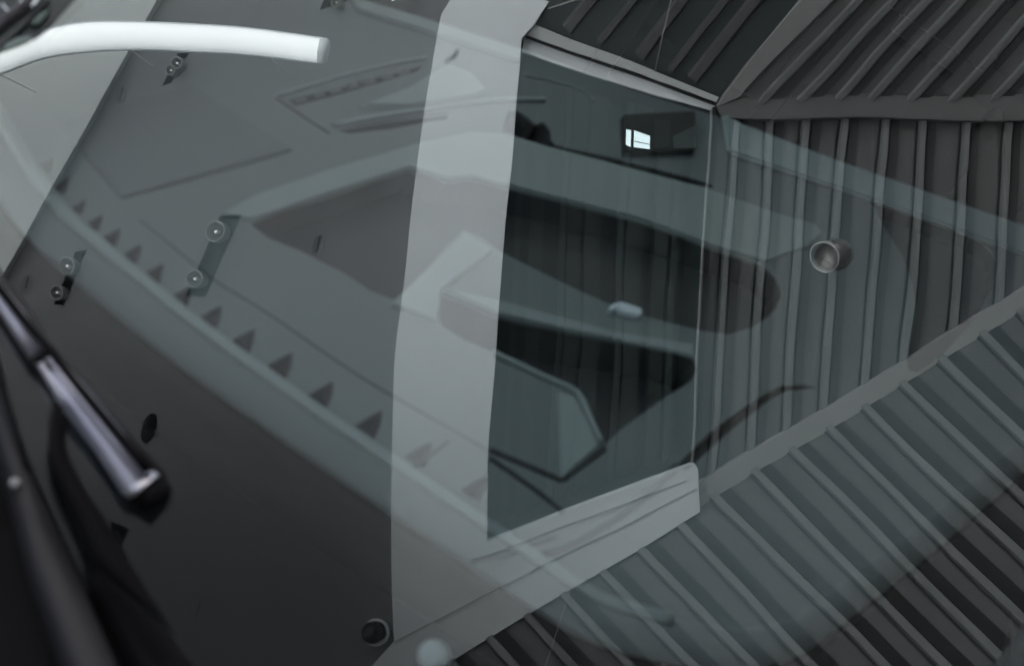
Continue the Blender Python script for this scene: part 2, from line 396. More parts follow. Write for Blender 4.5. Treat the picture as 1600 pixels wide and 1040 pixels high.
# ---- sloping ribbed walls F (lower right) and G (upper right)
def slope_plane(p, q, deg):
    a, b = cm(*p, ZC-.02), cm(*q, ZC-.02); l = (b-a).normalized()
    o = l.cross(UP).normalized(); c0 = V((G0.x, G0.y, ZC-.02))
    if o.dot(a-c0) < 0: o = -o
    dirn = o*math.cos(math.radians(deg)) + DOWN*math.sin(math.radians(deg))
    n = l.cross(dirn).normalized()
    if n.dot(DOWN) < 0: n = -n
    return a, n, l, dirn
pa, pn, pl, pdn = slope_plane((690, 1036), (1500, trimL(1500)), 58)
wallF = empty('ribbed_wall')
tag(wallF, 'ribbed metal wall below the diagonal trim at the lower right of the reflection', 'cladding')
def fm(px, py, off=0): return mirrored(px, py, (pa + pn*off, pn))
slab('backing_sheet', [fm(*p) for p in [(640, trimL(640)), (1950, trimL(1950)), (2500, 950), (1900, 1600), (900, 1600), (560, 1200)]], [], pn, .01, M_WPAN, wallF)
x = 640-57*6
k = 0
while x < 1960:
    y = trimL(x)
    sl = 1.13 if x < 900 else (1.06 if x < 1100 else .98)
    y0 = y; x0 = x
    if x < 640: # these would start under the white beam, out of frame
        x += 57; continue
    x1, y1 = x0+700, y0+700*sl
    a, b = fm(x0-12, y0-12*sl), fm(x1, y1)
    ln = (b-a).normalized(); side = fm(x0+10, y0-10) - a; side = (side-ln*side.dot(ln)).normalized()
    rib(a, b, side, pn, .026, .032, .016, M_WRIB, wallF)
    rib(a+side*.041, b+side*.041, side, pn, .044, .046, .003, M_WRIBSHADE, wallF, 'joint_shade_strip')  # wide dark strip, rib shade put into the colour
    rib(a-side*.023, b-side*.023, side, pn, .005, .006, .006, M_BLACKFR, wallF, 'joint_shade_strip')
    x += 59.5; k += 1

tube('cable', [fm(893, 924, .02), fm(872, 985, .03), fm(845, 1060, .02)], .0022, M_TRIM, wallF, 6)
qa, qn, ql, qdn = slope_plane((1150, 152), (1800, 142), 30)
wallG = empty('upper_ribbed_wall')
tag(wallG, 'dim ribbed metal wall above the level trim at the top right of the reflection', 'cladding')
def gmm(px, py, off=0): return mirrored(px, py, (qa + qn*off, qn))
slab('backing_sheet', [gmm(*p) for p in [(1119, 166), (1150, 151), (1950, 138), (2300, -300), (1500, -420), (1262, -12)]], [], qn, .01, M_CLAD, wallG)
for x in (1192, 1249, 1303, 1356, 1418, 1482, 1546, 1612, 1680, 1750):
    a = gmm(x, 158); b = gmm(x+380, 158-380*1.1)
    ln = (b-a).normalized(); side = gmm(x+10, 160) - a; side = (side-ln*side.dot(ln)).normalized()
    rib(a, b, side, qn, .022, .030, .016, M_CLADRIB, wallG)
    rib(a+side*.04, b+side*.04, side, qn, .03, .032, .004, M_RIBSHADE, wallG, 'joint_shade_strip')  # flat dark strip painted as shade next to the rib
slab('corner_flashing', [gmm(*p, .015) for p in [(1119, 166), (1158, 149), (1300, -2), (1500, -222), (1440, -222), (1252, -2)]], [], qn, .03, M_TRIM, wallG)

# ---- dark wall beyond the opening head (top middle)
ra, rn, rl, rdn = slope_plane((836, 37), (1124, 150), 25)
wallH = empty('dark_wall')
tag(wallH, 'very dark ribbed wall panel above the glazed bay at the top middle', 'cladding')
def hm(px, py, off=0): return mirrored(px, py, (ra + rn*off, rn))
slab('backing_sheet', [hm(*p) for p in [(836, 37), (1122, 152), (1440, -225), (1050, -400), (880, -300)]], [], rn, .01, M_DARKGL, wallH)
for x, y, wd in ((880, 55, .05), (930, 75, .03), (990, 98, .05), (1040, 118, .03), (1075, 132, .05)):
    a, b = hm(x+8, y-10), hm(x+250, y-310); ln = (b-a).normalized(); side = hm(x+10, y)-a; side = (side-ln*side.dot(ln)).normalized()
    rib(a, b, side, rn, wd*.6, wd, .02, M_WPAN, wallH)
for a, b in (((1022, 112), (1060, -40)), ((858, 14), (1000, -30))):
    tube('wire', [hm(*a, .05), hm(*b, .05)], .003, M_TRIM, wallH, 6)

# canopy roof slab and the posts carrying it (mostly out of view)
roof_pts = [cm(*p, ZC+.80) for p in [(-330, -340), (2700, -340), (2700, 1750), (-330, 1750)]]
roof = slab('roof_slab', roof_pts, [], DOWN, .15, M_CLADDK, canopy)
for p in ((-300, -300), (2400, -300), (2400, 1500), (-300, 1500)):
    q = cm(*p, ZC+.78); box('post', (q.x, q.y, q.z/2), .16, .16, q.z, M_TRIM, canopy)

# unseen walls added to block light on two sides, outside the picture
bw = empty('light_blocking_wall'); tag(bw, 'unseen dark wall added to block light beside and in front of the parked car', 'wall')
c0 = V((G0.x, G0.y, 0)); dB = V((-.57, .82, 0)).normalized(); dR = V((-.82, -.57, 0)).normalized()
c1, c2, c3 = c0+dB*3.9-dR*6.5, c0+dB*3.9+dR*4.6, c0+dR*4.6-dB*4.5
for a, b in ((c1, c2), (c2, c3)):
    l = (b-a); t = l.normalized(); o_ = t.cross(UP)
    if o_.dot(a-c0) < 0: o_ = -o_
    prism('blocker_panel', [[a, a+o_*.2, a+o_*.2+UP*(ZC+.6), a+UP*(ZC+.6)], [b, b+o_*.2, b+o_*.2+UP*(ZC+.6), b+UP*(ZC+.6)]], M_CLADDK, bw)

# ---- fixtures
CX = (cm(900, 500)-cm(800, 500)).normalized(); CY = (cm(800, 600)-cm(800, 500)).normalized()
def spot_box(quad, lights, label):
    r = empty('twin_spotlight'); tag(r, label, 'spotlight', 'recessed twin spotlights in the soffit')
    P = [cm(*q, ZC) for q in quad]; c = sum(P, V())/4
    prism('housing', [[p for p in P], [p+UP*.10 for p in P]], M_BLACKFR, r, cap=False)
    slab('housing_back', [p+UP*.09 for p in P], [], DOWN, .01, M_BLACKFR, r)
    for (lx, ly, R) in lights:
        z = ZC-.035; p = cm(lx, ly, z); ax = (V((.25, .1, -1))).normalized()
        h = lathe('lamp_head', p, ax, [(R*.72, -.07), (R, -.035), (R*1.02, 0), (R*.9, .004), (R*.82, -.006), (R*.6, -.03), (.001, -.034)], M_LAMPHEAD, r, 24)
        lathe('lens', p+ax*-.028, ax, [(R*.42, 0), (R*.36, .012), (R*.2, .020), (.001, .022)], M_LENS, h, 16)
        lathe('led', p+ax*-.006, ax, [(R*.13, 0), (R*.10, .006), (.001, .008)], M_LED, h, 10)
    return r
spot_box(F_BOX[0], [(334, 358, .040), (303, 434, .036)], 'larger twin spotlight recessed in the soffit beside the pale dashboard tray')
spot_box(F_BOX[1], [(103, 411, .036), (86, 455, .030)], 'twin spotlight in the dark left soffit above the wiper')
spot_box(F_BOX[2], [(270, 100, .026), (260, 112, .022)], 'twin spotlight just under the white curved lamp')
spot_box(F_BOX[3], [(524, 3, .02)], 'spotlight cut off by the top edge of the photo')
r = empty('square_recess'); tag(r, 'empty square black recess in the soffit behind the wiper arm', 'recess')
P = [cm(*q, ZC) for q in F_BOX[4]]
prism('housing', [P, [p+UP*.10 for p in P]], M_BLACKFR, r, cap=False); slab('housing_back', [p+UP*.09 for p in P], [], DOWN, .01, M_BLACK, r)
# round black speaker, dome camera, sprinkler discs
def ell(name, c, R, squash, angpx, mats, parent=None, h=.006):
    p = cm(*c, ZC-.001); ref = (cm(c[0]+math.cos(angpx)*20, c[1]+math.sin(angpx)*20, ZC-.001)-p)
    return lathe(name, p, DOWN, [(R, 0), (R, h), (R*.92, h+.002), (.001, h+.002)], mats, parent, 28, squash, ref)
o = ell('round_vent', (233, 672), .056, .47, math.radians(-75), M_BLACK); tag(o, 'small black oval vent in the soffit right of the wiper', 'vent')
dc = empty('downlight'); tag(dc, 'round downlight with black glass dome at the bottom edge near the white column', 'downlight')
pc = cm(588, 988, ZC-.002)
lathe('ring', pc, DOWN, [(.050, 0), (.052, .02), (.046, .026), (.040, .020), (.038, .004)], M_WHITE, dc, 32, cap=False)
pd = cm(581, 991, ZC-.06)
lathe('dome', pd, DOWN, [(.040, -.055), (.040, 0), (.034, .018), (.022, .03), (.001, .035)], mat('dome_glass', (.01, .011, .014), .08), dc, 28)
for c, s, l in (((496, 385), 1, 'thin slotted disc in the soffit above the dark dashboard tray'), ((318, 955), 1, 'thin slotted disc in the dark soffit near the bottom edge'),
          ((40, 440), .8, 'thin slotted disc in the soffit close to the left edge'), ((184, 150), .8, 'thin slotted disc in the soffit below the white curved lamp')):
    e = empty('sprinkler_disc'); tag(e, l, 'sprinkler', 'sprinkler discs in the soffit')
    ref = cm(c[0]+5, c[1]-19, ZC-.001)-cm(*c, ZC-.001)
    lathe('disc', cm(*c, ZC-.001), DOWN, [(.042*s, 0), (.042*s, .002), (.040*s, .003), (.039*s, .0015), (.001, .0015)], M_SOFFIT, e, 28, .55, ref)
    a, b = cm(c[0]-3, c[1]+11*s, ZC-.006), cm(c[0]+2, c[1]-13*s, ZC-.006); sd_ = (b-a).normalized().cross(UP)
    slab('slot', [a-sd_*.003, a+sd_*.003, b+sd_*.003, b-sd_*.003], [], DOWN, .003, M_BLACKFR, e)
# round lamp on the ribbed ceiling
wl = empty('round_spotlight'); tag(wl, 'round dark spotlight with thin bright rim on the ribbed ceiling at right', 'spotlight')
pw_ = cm(1287, 403, ZC-.13); ax = (cm(1287, 403, ZC-.13)-cm(1318, 392, ZC+.02)).normalized()
Rr = .056
lathe('rim', pw_, ax, [(Rr*1.0, -.012), (Rr*1.02, 0), (Rr*.95, .003), (Rr*.93, -.004)], M_FASCIA, wl, 36, cap=False)
lathe('barrel', pw_, ax, [(Rr*.86, -.15), (Rr*.98, -.12), (Rr*.98, -.004), (Rr*.93, -.004), (Rr*.88, -.03), (.001, -.032)], M_LAMPHEAD, wl, 32)
# curved lamp over the left of the soffit
cv = spline([(-160, 150), (-60, 118), (0, 97), (60, 74), (130, 61), (230, 58), (330, 61), (420, 68), (508, 80)], 5)
zl = ZC-.55
cpts = [cm(x, y, zl) for x, y in cv]
wd = [21, 24, 24, 23, 22, 20]
lamp = empty('curved_lamp'); tag(lamp, 'bright white curved tube lamp arching across the top left', 'lamp')
rr_ = []
for i, (x, y) in enumerate(cv):
    t = i/(len(cv)-1); hw = 16 + 7*math.sin(min(1, t*1.3)*math.pi) + (3 if t > .8 else 0)
    hw = 14+8*min(1, t/.5) if t < .5 else 22-3*(t-.5)*2
    rr_.append((cm(x, y+hw, zl)-cm(x, y-hw, zl)).length/2)
tube('lamp_tube', cpts, rr_, M_LAMP, lamp, 24)
def half_shell(name, pts, radii, m, parent, a0=-14, a1=194, seg=18, th=.004):
    secs = []
    for i, p in enumerate(pts):
        t = (pts[min(i+1, len(pts)-1)]-pts[max(i-1, 0)]).normalized(); s_ = t.cross(UP).normalized(); q = s_.cross(t)
        if q.dot(UP) < 0: q = -q
        A = [math.radians(a0+(a1-a0)*k/seg) for k in range(seg+1)]; r1 = radii[i]*1.02; r2 = r1+th
        secs.append([p+s_*(r2*math.cos(a))+q*(r2*math.sin(a)) for a in A] + [p+s_*(r1*math.cos(a))+q*(r1*math.sin(a)) for a in reversed(A)])
    return prism(name, secs, m, parent, smooth=True)
half_shell('reflector', cpts, rr_, M_WHITE, lamp)
lathe('end_cap', cpts[-1], (cpts[-1]-cpts[-2]), [(rr_[-1]*1.06, -.02), (rr_[-1]*1.06, .004), (rr_[-1]*.9, .010), (rr_[-1]*.5, .012), (.001, .012)], M_WHITE, lamp, 24)
for k_ in (8, 22, 34):
    tube('hanger', [cpts[k_]+UP*rr_[k_], V((cpts[k_].x, cpts[k_].y, ZC))], .0025, M_WHITE, lamp, 8)

# ------------------------------------------------------------------ the car
car = empty('car'); tag(car, 'dark parked car seen close over its windscreen, pale dashboard inside and wiper at left', 'car')
# windscreen
def gw(x, z): return V((x, G0.y - (z-G0.z)/math.tan(PHI), z))
go = [on_glass(*p) for p in spline([(-200, 130), (-70, 108), (0, 84), (62, 58), (118, 0), (230, -120)], 3)] + \
     [gw(.74, 1.82), (gw(0, 1.84)), gw(-.78, 1.82), gw(-.84, 1.4), gw(-.90, .95), gw(-.45, .92)] + \
     [on_glass(*p) for p in spline([(420, 1330), (250, 1140), (190, 1040), (110, 860), (45, 715), (10, 600), (-10, 520), (-60, 400), (-130, 250)], 3)]
slab('windscreen', go, [], GN, .005, None, car, mats=[M_GLASS, M_INNERGL, M_DARKGL])

# dashboard : a sheet rising gently to the rear
base = G0 + (V((0, math.cos(PHI), -math.sin(PHI))))*(D0*.33)
TIL = math.radians(14)
dn = V((0, math.sin(TIL), math.cos(TIL)))
DP = base - V((0, 0, .02))
def dp(px, py, off=0.0): return inside(px, py, (DP + dn*off, dn))
rim = [(-90, 60), (-50, 110), (0, 180), (44, 253), (75, 300), (118, 348), (216, 431), (304, 502), (415, 583), (540, 671), (700, 778), (850, 878), (950, 938), (1050, 965), (1150, 980), (1235, 962), (1340, 888), (1455, 800), (1578, 698), (1740, 570)]
rimS = spline(rim, 5)
rear = [(1800, 430), (1600, 351), (1310, 250), (1168, 196), (1000, 145), (820, 78), (690, 36), (545, -8), (350, -60), (100, -100), (-60, -60)]
# openings in the dashboard skin
H_tray = spline([(392, 350), (520, 306), (640, 266), (700, 284), (737, 279), (790, 293), (1000, 347), (1110, 388), (1180, 412), (1212, 435), (1222, 462), (1200, 495), (1140, 522), (1050, 505), (960, 478), (870, 437), (790, 397), (775, 388), (725, 360), (672, 415), (615, 468), (540, 428), (470, 392)], 2, True)
H_well = spline([(684, 456), (775, 494), (860, 513), (950, 532), (1040, 545), (1086, 562), (1083, 592), (1040, 620), (968, 672), (942, 692), (925, 645), (905, 608), (850, 585), (770, 550), (692, 510)], 2, True)
H_seam = spline([(1062, 722), (1118, 668), (1172, 630), (1225, 600), (1280, 606), (1225, 612), (1180, 642), (1130, 682), (1075, 732)], 2, True)
H_pocket = spline([(1362, 316), (1450, 345), (1520, 370), (1552, 395), (1556, 430), (1530, 490), (1480, 545), (1432, 582), (1416, 560), (1432, 480), (1410, 400)], 2, True)
H_wheel = spline([(796, 172), (820, 180), (836, 194), (848, 190), (860, 204), (868, 226), (930, 240), (1000, 257), (1100, 284), (1102, 292), (990, 270), (920, 254), (850, 240), (790, 222)], 3, True)
H_vtop = [(450, 156), (600, 118), (662, 103), (650, 112), (560, 140), (462, 166)]
H_spk = [(1303+30*math.cos(a*math.pi/10)+8*math.sin(a*math.pi/10), 399+23*math.sin(a*math.pi/10)-8*math.cos(a*math.pi/10)) for a in range(20)]
H_vbot = [(526, 204), (600, 190), (700, 178), (700, 186), (610, 202), (545, 209)]
dash = empty('dashboard'); dash.parent = car
holes_px = [H_tray, H_well, H_seam, H_pocket, H_wheel, H_vtop, H_vbot, H_spk]
# defroster notches
notch = [(84, 246), (108, 277), (135, 312), (160, 336), (187, 358), (221, 382), (255, 412), (298, 448), (346, 478), (398, 514), (457, 551), (521, 596), (597, 642), (675, 690), (762, 742)]
for i, (x, y) in enumerate(notch):
    q_ = notch[i+1] if i+1 < len(notch) else (x+80, y+52)
    s = min(1.2, (q_[0]-x)/52*1.2 + .1)
    holes_px.append([(x+1, y-2), (x-1*s, y+17*s), (x-9*s, y+36*s), (x-22*s, y+29*s), (x-36*s, y+19*s), (x-18*s, y+8*s)])
skin = slab('dash_skin', [dp(*p) for p in rimS] + [dp(*p) for p in rear], [[dp(*p) for p in h] for h in holes_px], dn, .004, M_DASH, dash)
# rounded front lip
sections = []; walls = []
rp = [dp(*p) for p in rimS]
for i, p in enumerate(rp):
    t = (rp[min(i+1, len(rp)-1)]-rp[max(i-1, 0)]).normalized(); out = t.cross(dn)
    if out.dot(p - dp(700, 400)) < 0: out = -out
    sec = []
    R = .05
    for k in range(9):
        a = math.radians(58)*k/8; sec.append(p + out*(R*math.sin(a)) - dn*(R*(1-math.cos(a))))
    A58 = math.radians(58); e0 = p+out*(R*math.sin(A58))-dn*(R*(1-math.cos(A58)))
    sec.append(e0-dn*.006); sec.append(p-out*.004-dn*.032); sec.append(p-out*.004-dn*.004)
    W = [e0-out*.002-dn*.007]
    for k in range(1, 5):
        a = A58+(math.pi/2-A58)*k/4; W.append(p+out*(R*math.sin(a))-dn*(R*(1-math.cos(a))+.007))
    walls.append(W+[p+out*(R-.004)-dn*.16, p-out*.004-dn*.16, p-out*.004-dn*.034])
    sections.append(sec)
prism('dash_lip', sections, M_DASH, dash, smooth=True)
prism('dash_front_shade', walls, M_BLACK, dash, smooth=True)  # black paints the shade where the lip curves down
# dark trough between the lip and the glass base, plenum under it
slab('front_trough', [inside(*p, (DP - dn*.155, dn)) for p in [(-250, -100), (-250, 700), (100, 1150), (700, 1400), (1800, 1400), (2200, 500), (1200, 300), (400, 0)]], [], dn, .01, M_BLACK, dash)
# floors of the recesses
def pocket(name, px, dep, m, grow=0):
    slab(name, [dp(*p) - dn*dep for p in px], [], dn, .01, m, dash)
    P = [dp(*p) for p in px]
    c = sum(P, V())/len(P)
    prism(name+'_wall', [[p - dn*.004 for p in P], [p - dn*dep for p in P]], m, dash, cap=False)
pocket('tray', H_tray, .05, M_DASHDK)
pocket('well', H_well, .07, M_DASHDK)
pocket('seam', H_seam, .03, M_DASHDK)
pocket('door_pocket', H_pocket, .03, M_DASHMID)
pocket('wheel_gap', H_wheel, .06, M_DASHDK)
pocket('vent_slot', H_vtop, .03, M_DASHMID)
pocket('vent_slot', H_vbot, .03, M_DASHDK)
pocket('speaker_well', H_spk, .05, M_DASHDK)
for h in holes_px[8:]:
    P = [dp(*p) for p in h]
    # each notch is a ramp between two vanes: deep at the tip side, level at the foot
    bm = bmesh.new(); A = [bm.verts.new(p-dn*.004) for p in P]
    dep = [.040, .044, .034, .014, .006, .024]
    B = [bm.verts.new(p - dn*dep[i]) for i, p in enumerate(P)]
    for i in range(6): bm.faces.new([A[i], A[(i+1) % 6], B[(i+1) % 6], B[i]])
    bm.faces.new(B); bmesh.ops.recalc_face_normals(bm, faces=bm.faces)
    me = bpy.data.meshes.new('defroster_slot'); bm.to_mesh(me); bm.free(); link('defroster_slot', me, M_DASHMID, dash)
# raised trims and grooves on the dashboard
def ridge(name, pts, wpx, h, m, closed=False):
    """soft raised bead along a pixel polyline"""
    P = [dp(*p) for p in spline(pts, 4, closed)]
    secs = []
    for i, p in enumerate(P):
        t = (P[min(i+1, len(P)-1)]-P[max(i-1, 0)]).normalized(); s = t.cross(dn); q = wpx*(p-CAM).length/FPX/2
        secs.append([p-s*q, p-s*q*.6+dn*h*.8, p+dn*h, p+s*q*.6+dn*h*.8, p+s*q])
    return prism(name, secs, m, dash, smooth=True)
def raised(name, pts, h, m, bevel=.003, sm=0):
    q = spline(pts, sm, True) if sm else pts
    return slab(name, [dp(*p, h) for p in q], [], dn, h+.002, m, dash, bevel=bevel)
M_PAD = mat('dash_pad_vinyl', (.18, .20, .198), .6, noise=.18, scale=500, bump=.6, bscale=1100)
ridge('lip_highlight', rim[1:14], 26, .0045, M_DASHLT)  # paler colour paints a highlight along the lip crest
raised('tray_surround', [(345, 333), (400, 303), (520, 262), (656, 222), (737, 205), (792, 208), (850, 226), (1100, 292), (1220, 334), (1272, 348), (1286, 362), (1262, 384), (1230, 396), (1196, 408), (1110, 381), (1000, 340), (790, 287), (737, 273), (700, 277), (640, 260), (520, 299), (392, 342)], .004, M_DASHLT, .0015)
raised('dash_pad', [(91, 189), (300, 132), (459, 233), (189, 309)], .004, M_PAD, .002)
raised('tray_divider', [(612, 474), (728, 362), (772, 389), (690, 452), (684, 500)], .006, M_DASHLT, .002)
raised('tray_bridge', [(690, 448), (783, 468), (960, 516), (1084, 536), (1084, 556), (950, 527), (860, 508), (775, 488)], .005, M_DASHLT, .002)
M_RAIL = mat('dash_rail', (.44, .50, .49), .5, noise=.1, scale=300)
slab_ = raised('rear_rail', [(1130, 176), (1168, 196), (1310, 250), (1600, 351), (1800, 425), (1800, 470), (1600, 396), (1440, 336), (1290, 286), (1140, 236)], .010, M_RAIL, .004)
raised('rear_rail', [(690, 36), (820, 78), (815, 96), (690, 56), (560, 14), (545, -8)], .008, M_DASHLT, .003)
ridge('dash_seam', [(216, 343), (270, 385), (334, 437), (415, 487), (540, 573), (620, 622), (700, 668), (760, 702)], 5, .0015, M_DASHMID)
ridge('dash_seam', [(765, 702), (878, 750)], 12, .003, M_DASHDK)
ridge('dash_seam', [(878, 750), (945, 700)], 10, .003, M_DASHDK)
ridge('dash_seam', [(765, 715), (830, 760), (880, 800)], 10, .003, M_DASHDK)
ridge('seat_piping', [(770, 552), (850, 590), (897, 612), (918, 650), (938, 692)], 12, .006, M_DASHLT)
raised('bolster', [(878, 745), (872, 610), (898, 618), (918, 655), (936, 697)], .004, M_DASHLT, .002)
ridge('dash_seam', [(430, 153), (470, 180), (515, 209)], 5, .002, M_DASHDK)
ridge('vent_bezel', [(430, 152), (520, 124), (600, 104), (665, 92)], 7, .004, M_DASHLT)
ridge('vent_bezel', [(520, 198), (600, 182), (700, 168), (780, 158), (850, 157)], 11, .006, M_DASHLT)
raised('vent_cowl', [(560, 165), (640, 135), (700, 98), (738, 112), (762, 140), (740, 150), (640, 165)], .006, M_DASHLT, .003)
ridge('dash_seam', [(820, 118), (880, 132), (915, 145), (928, 160)], 4, .003, M_DASHLT)
ridge('dash_seam', [(735, 878), (800, 862), (870, 838)], 8, .002, M_DASHMID)
ridge('dash_seam', [(840, 870), (900, 848), (990, 790), (1060, 728)], 14, .003, M_DASHMID)
ridge('dash_seam', [(640, 735), (700, 690)], 5, .002, M_DASHMID)
for i in range(7):
    x = 470+i*27; y = 155-i*7.2
    raised('vent_vane', [(x-8, y+6), (x-4, y-4), (x+8, y-2), (x+12, y+2)], .002, M_DASHMID, 0)
raised('display', [(975, 178), (1087, 172), (1087, 234), (977, 238)], .012, M_DASHDK, .002)
lathe('pale_cap', inside(676, 1026, (DP - dn*.05, dn)), dn, [(.018, 0), (.018, .008), (.012, .014), (.001, .016)], M_DASHLT, dash, 20)
# white piece standing in for a small glint
bk = raised('white_glint', [(953, 483), (958, 473), (972, 470), (1003, 480), (1005, 489), (996, 493), (968, 485), (966, 478), (957, 485)], .009, M_WHITE, .003)

# seats and cabin behind the dashboard
def seat(x, y):
    s = empty('seat'); s.parent = car
    box('cushion', (x, y, .62), .52, .52, .16, M_SEAT, s, bevel=.05)
    ax = (V((1, 0, 0)), V((0, math.cos(.25), math.sin(.25))), V((0, -math.sin(.25), math.cos(.25))))
    box('backrest', (x, y-.33, .98), .50, .14, .66, M_SEAT, s, ax, bevel=.05)
    box('headrest', (x, y-.43, 1.42), .27, .11, .20, M_SEAT, s, ax, bevel=.04)
    for k in (-1, 1): tube('headrest_post', [V((x+k*.06, y-.4, 1.25)), V((x+k*.06, y-.43, 1.38))], .007, M_BLACK, s, 8)
seat(-.42, -3.05); seat(.42, -3.05)
box('cabin_floor', (0.02, -3.05, .32), 1.80, 3.42, .04, M_DASHDK, car)
box('firewall', (0, -1.32, .60), 1.7, .05, .56, M_DASHDK, car)
box('rear_bench', (0, -4.0, .62), 1.4, .5, .3, M_SEAT, car, bevel=.06)
box('rear_bench_back', (0, -4.3, 1.0), 1.4, .16, .6, M_SEAT, car, bevel=.05)

# body : bonnet, wings, doors, pillars, roof
bz = base.z
def loft(name, secs, m, parent, thick=.0):
    bm = bmesh.new(); R = [[bm.verts.new(p) for p in s] for s in secs]
    for A, B in zip(R, R[1:]):
        for i in range(len(A)-1): bm.faces.new([A[i], A[i+1], B[i+1], B[i]])
    bmesh.ops.recalc_face_normals(bm, faces=bm.faces)
    if thick: bmesh.ops.solidify(bm, geom=list(bm.faces), thickness=thick)
    me = bpy.data.meshes.new(name); bm.to_mesh(me); bm.free(); return link(name, me, m, parent, True)
# cowl / bonnet edge strip and bonnet, traced at the left edge and carried on over the bonnet
hp = (V((0, base.y, bz+.035)), V((0, -.05, 1)).normalized())
def hb(px, py, off=0): return inside(px, py, (hp[0]+hp[1]*off, hp[1]))
sR = spline([(-60, 430), (-15, 530), (8, 600), (22, 640), (45, 735), (58, 745), (90, 820), (130, 910), (186, 1040), (240, 1170), (330, 1400)], 4)
sL = spline([(-90, 440), (-50, 540), (-30, 600), (0, 690), (18, 745), (30, 790), (55, 880), (85, 960), (115, 1040), (150, 1130), (220, 1400)], 4)
bm_secs = []
for a, b in zip(sL, sR):
    A, B = hb(*a, 0), hb(*b, 0); mid = (A+B)/2 + hp[1]*.008
    bm_secs.append([A-hp[1]*.03, A-hp[1]*.003, A.lerp(B, .12)+hp[1]*.005, mid, A.lerp(B, .88)+hp[1]*.004, B-hp[1]*.004, B-hp[1]*.03])
prism('bonnet_edge', bm_secs, M_HOOD, car, smooth=True)
lathe('screw', hb(23, 757, .004), hp[1], [(.006, 0), (.006, .004), (.003, .006), (.001, .006)], M_TRIM, car, 12)
bon = [hb(*p, -.012) for p in sL]
bonnet_out = bon + [V((-1.0, .35, bz-.02)), V((.95, .35, bz-.02)), V((.95, base.y+.15, bz))]
slab('bonnet', bonnet_out, [], UP, .02, M_BLACK, car)
# black cowl cover between bonnet edge and glass
cowl = [hb(*p, -.02) for p in [(-60, 400), (10, 600), (48, 735), (80, 790), (110, 850), (150, 930), (185, 960), (240, 985), (300, 1050), (420, 1200), (560, 1450), (300, 1450), (180, 1100), (110, 900), (30, 700), (-90, 450)]]
slab('cowl_cover', cowl, [], hp[1], .01, M_BLACK, car)
prism('cowl_hump', [[hb(*p, o) for p, o in zip(q, (-.012, -.006, -.006, -.012))] for q in (
    [(120, 870), (140, 862), (160, 880), (190, 905)], [(150, 940), (185, 930), (215, 945), (250, 975)], [(185, 1010), (220, 990), (270, 1010), (310, 1050)], [(230, 1110), (280, 1090), (360, 1110), (420, 1150)])], M_BLACK, car, smooth=True)
for sx in (-1, 1):
    X = .92*sx + .02
    box('rear_wing', (X, -4.05, .72), .08, 1.38, .72, M_PAINT, car, bevel=.03)
    box('door', (X, -2.35, .72), .08, 2.0, .72, M_PAINT, car, bevel=.03)
    box('wing', (X, -.55, .62), .10, 1.75, .62, M_PAINT, car, bevel=.04)
    tube('roof_rail', [V((X, -3.3, 1.75)), V((X, -2.6, 1.72)), V((X*.97, -2.2, 1.66))], .04, M_PAINT, car)
    box('rear_pillar', (X, -3.3, 1.3), .07, .12, .85, M_PAINT, car)
    lathe('wheel', (X, -.45, .33), V((sx, 0, 0)), [(.2, -.1), (.33, -.1), (.34, -.05), (.34, .05), (.33, .1), (.2, .1), (.18, .06), (.05, .08), (.01, .08)], M_RUBBER, car, 36)
    lathe('wheel', (X, -3.6, .33), V((sx, 0, 0)), [(.2, -.1), (.33, -.1), (.34, -.05), (.34, .05), (.33, .1), (.2, .1), (.18, .06), (.05, .08), (.01, .08)], M_RUBBER, car, 36)
for sx in (-1, 1):
    box('side_window', (.90*sx+.02, -3.0, 1.42), .006, 3.3, .72, M_PRIV, car)
box('tail_window', (.02, -4.68, 1.45), 1.7, .006, .6, M_PRIV, car)
box('roof', (.02, -3.62, 1.84), 1.75, 2.36, .04, M_PAINT, car, bevel=.015)
box('tail', (.02, -4.79, 1.05), 1.98, .1, 1.5, M_PAINT, car, bevel=.03)
tube('windscreen_header', [gw(.76, 1.84), gw(-.80, 1.84)], .035, M_PAINT, car)
tube('front_pillar', [gw(-.80, 1.84), gw(-.87, 1.4), gw(-.93, .95)], .035, M_PAINT, car)
tube('front_pillar', [gw(.76, 1.84), on_glass(235, -150, -.03)], .035, M_PAINT, car)

# far windscreen pillar in the top left corner
pil = empty('windscreen_pillar'); pil.parent = car
def gp(px, py, off=0): return on_glass(px, py, off)
def gslab(name, pts, off, th, m, parent, bevel=0): return slab(name, [gp(*p, off) for p in pts], [], GN, th, m, parent, bevel=bevel)
gslab('pillar_shell', [(-300, 190), (0, 86), (62, 60), (70, 48), (119, -1), (232, -121), (160, -140), (60, -60), (-60, 20), (-300, 100)], -.008, .03, M_DARKGL, pil)
gslab('pillar_trim', [(-300, 185), (-10, 48), (58, -4), (150, -130), (110, -130), (38, -6), (-10, 28), (-300, 150)], .004, .02, mat('pillar_trim_grey', (.09, .09, .105), .4), pil, .003)
gslab('pillar_seam', [(-100, 110), (0, 66), (30, 40), (75, -2), (78, -2), (32, 44), (0, 72), (-100, 118)], .0, .012, M_DASHMID, pil)
gslab('quarter_glass', [(48, 36), (62, 22), (78, 14), (70, 26), (60, 37)], .0, .006, mat('green_quarter_glass', (.10, .16, .14), .2), pil)
gslab('quarter_glass', [(0, 80), (12, 66), (30, 58), (48, 56), (50, 62), (20, 74)], .0, .006, mat('green_glass_lower', (.16, .22, .21), .2), pil)
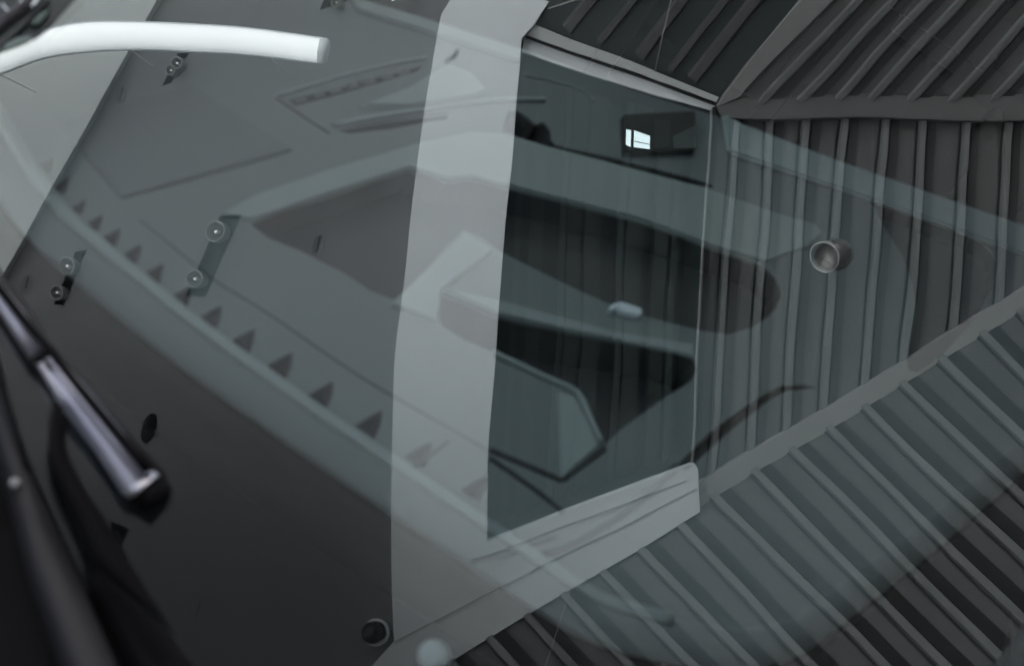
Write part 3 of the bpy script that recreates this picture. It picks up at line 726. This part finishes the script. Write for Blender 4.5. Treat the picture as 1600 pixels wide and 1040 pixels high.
for q in ([(0, 5), (4, 4), (10, 12), (15, 15), (12, 18)], [(28, 1), (36, -3), (37, 0), (31, 4)], [(47, 10), (54, 8), (64, -6), (58, -6)]):
    gslab('chrome_glint', q, .012, .004, M_CHROME, pil, .001)
gslab('side_mirror', [(-300, 80), (-20, 60), (17, 20), (45, -12), (100, -100), (-100, -200), (-300, -60)], -.03, .04, M_BLACK, car, .01)

# wiper
wp = empty('wiper'); wp.parent = car
def wq(px, py, off): return on_glass(px, py, off)
def beam(name, lpts, rpts, h0, h1, m, top=.5, parent=wp, smooth=True):
    """solid whose left and right outline are traced; crown at 'top' of the width"""
    secs = []
    for a, b in zip(lpts, rpts):
        A, B = wq(*a, h0), wq(*b, h0); A1, B1 = wq(*a, (h0+h1)/2), wq(*b, (h0+h1)/2)
        secs.append([A, A+(A1-A)*.9, wq(a[0]+(b[0]-a[0])*top*.5, a[1]+(b[1]-a[1])*top*.5, h1*.95+h0*.05), wq(a[0]+(b[0]-a[0])*top, a[1]+(b[1]-a[1])*top, h1), wq(a[0]+(b[0]-a[0])*(.5+top/2), a[1]+(b[1]-a[1])*(.5+top/2), h1*.8+h0*.2), B+(B1-B)*.9, B])
    return prism(name, secs, m, parent, smooth=smooth)
# rubber lip and black carrier
beam('rubber_lip', [(-60, 410), (0, 500), (60, 585), (130, 668), (190, 745), (212, 792)], [(-60, 330), (2, 424), (43, 476), (88, 545), (140, 604), (262, 745)], .004, .018, M_RUBBER)
beam('spoiler', [(-60, 402), (-6, 480), (22, 524), (46, 560)], [(-60, 355), (0, 440), (38, 487), (76, 545)], .016, .032, M_SATIN)
beam('spoiler', [(58, 568), (98, 640), (150, 706), (190, 768), (202, 778)], [(92, 556), (142, 614), (190, 672), (236, 735), (244, 742)], .016, .034, M_SATIN)
beam('clamp', [(52, 553), (60, 566), (70, 582)], [(84, 540), (92, 552), (100, 566)], .016, .036, M_BLACK)
beam('dark_rib', [(-60, 380), (0, 462), (40, 512), (80, 556), (130, 620), (200, 706), (226, 740)], [(-60, 368), (4, 446), (46, 500), (86, 548), (140, 614), (212, 700), (240, 732)], .030, .038, M_BLACK)
beam('end_cap', [(203, 778), (214, 786), (230, 796)], [(246, 738), (258, 748), (270, 766)], .006, .034, M_BLACK, smooth=True)
beam('satin_highlight', [(72, 560), (120, 622), (176, 692), (216, 742)], [(78, 557), (127, 619), (183, 689), (222, 738)], .034, .040, M_SATIN)  # thin bright strip added as a second highlight on the blade
beam('tip_rim', [(190, 770), (203, 778), (207, 777)], [(240, 735), (247, 740), (249, 742)], .02, .037, M_CHROMEDULL)
# arm
beam('wiper_arm', [(82, 622), (76, 655), (75, 691), (80, 727), (100, 772), (123, 820), (140, 872), (182, 913), (225, 948), (262, 985)],
     [(97, 632), (105, 655), (102, 691), (112, 723), (130, 757), (148, 784), (176, 828), (205, 880), (237, 930), (272, 994)], .03, .05, M_BLACK)
# cable and hair lying on the glass, and a pale cap in the trough
hair = spline([(697, 97), (703, 91), (710, 86), (715, 78), (714, 84), (708, 92)], 5)
tube('stray_hair', [on_glass(x, y, .002) for x, y in hair], .0006, M_BLACK, car, 6)
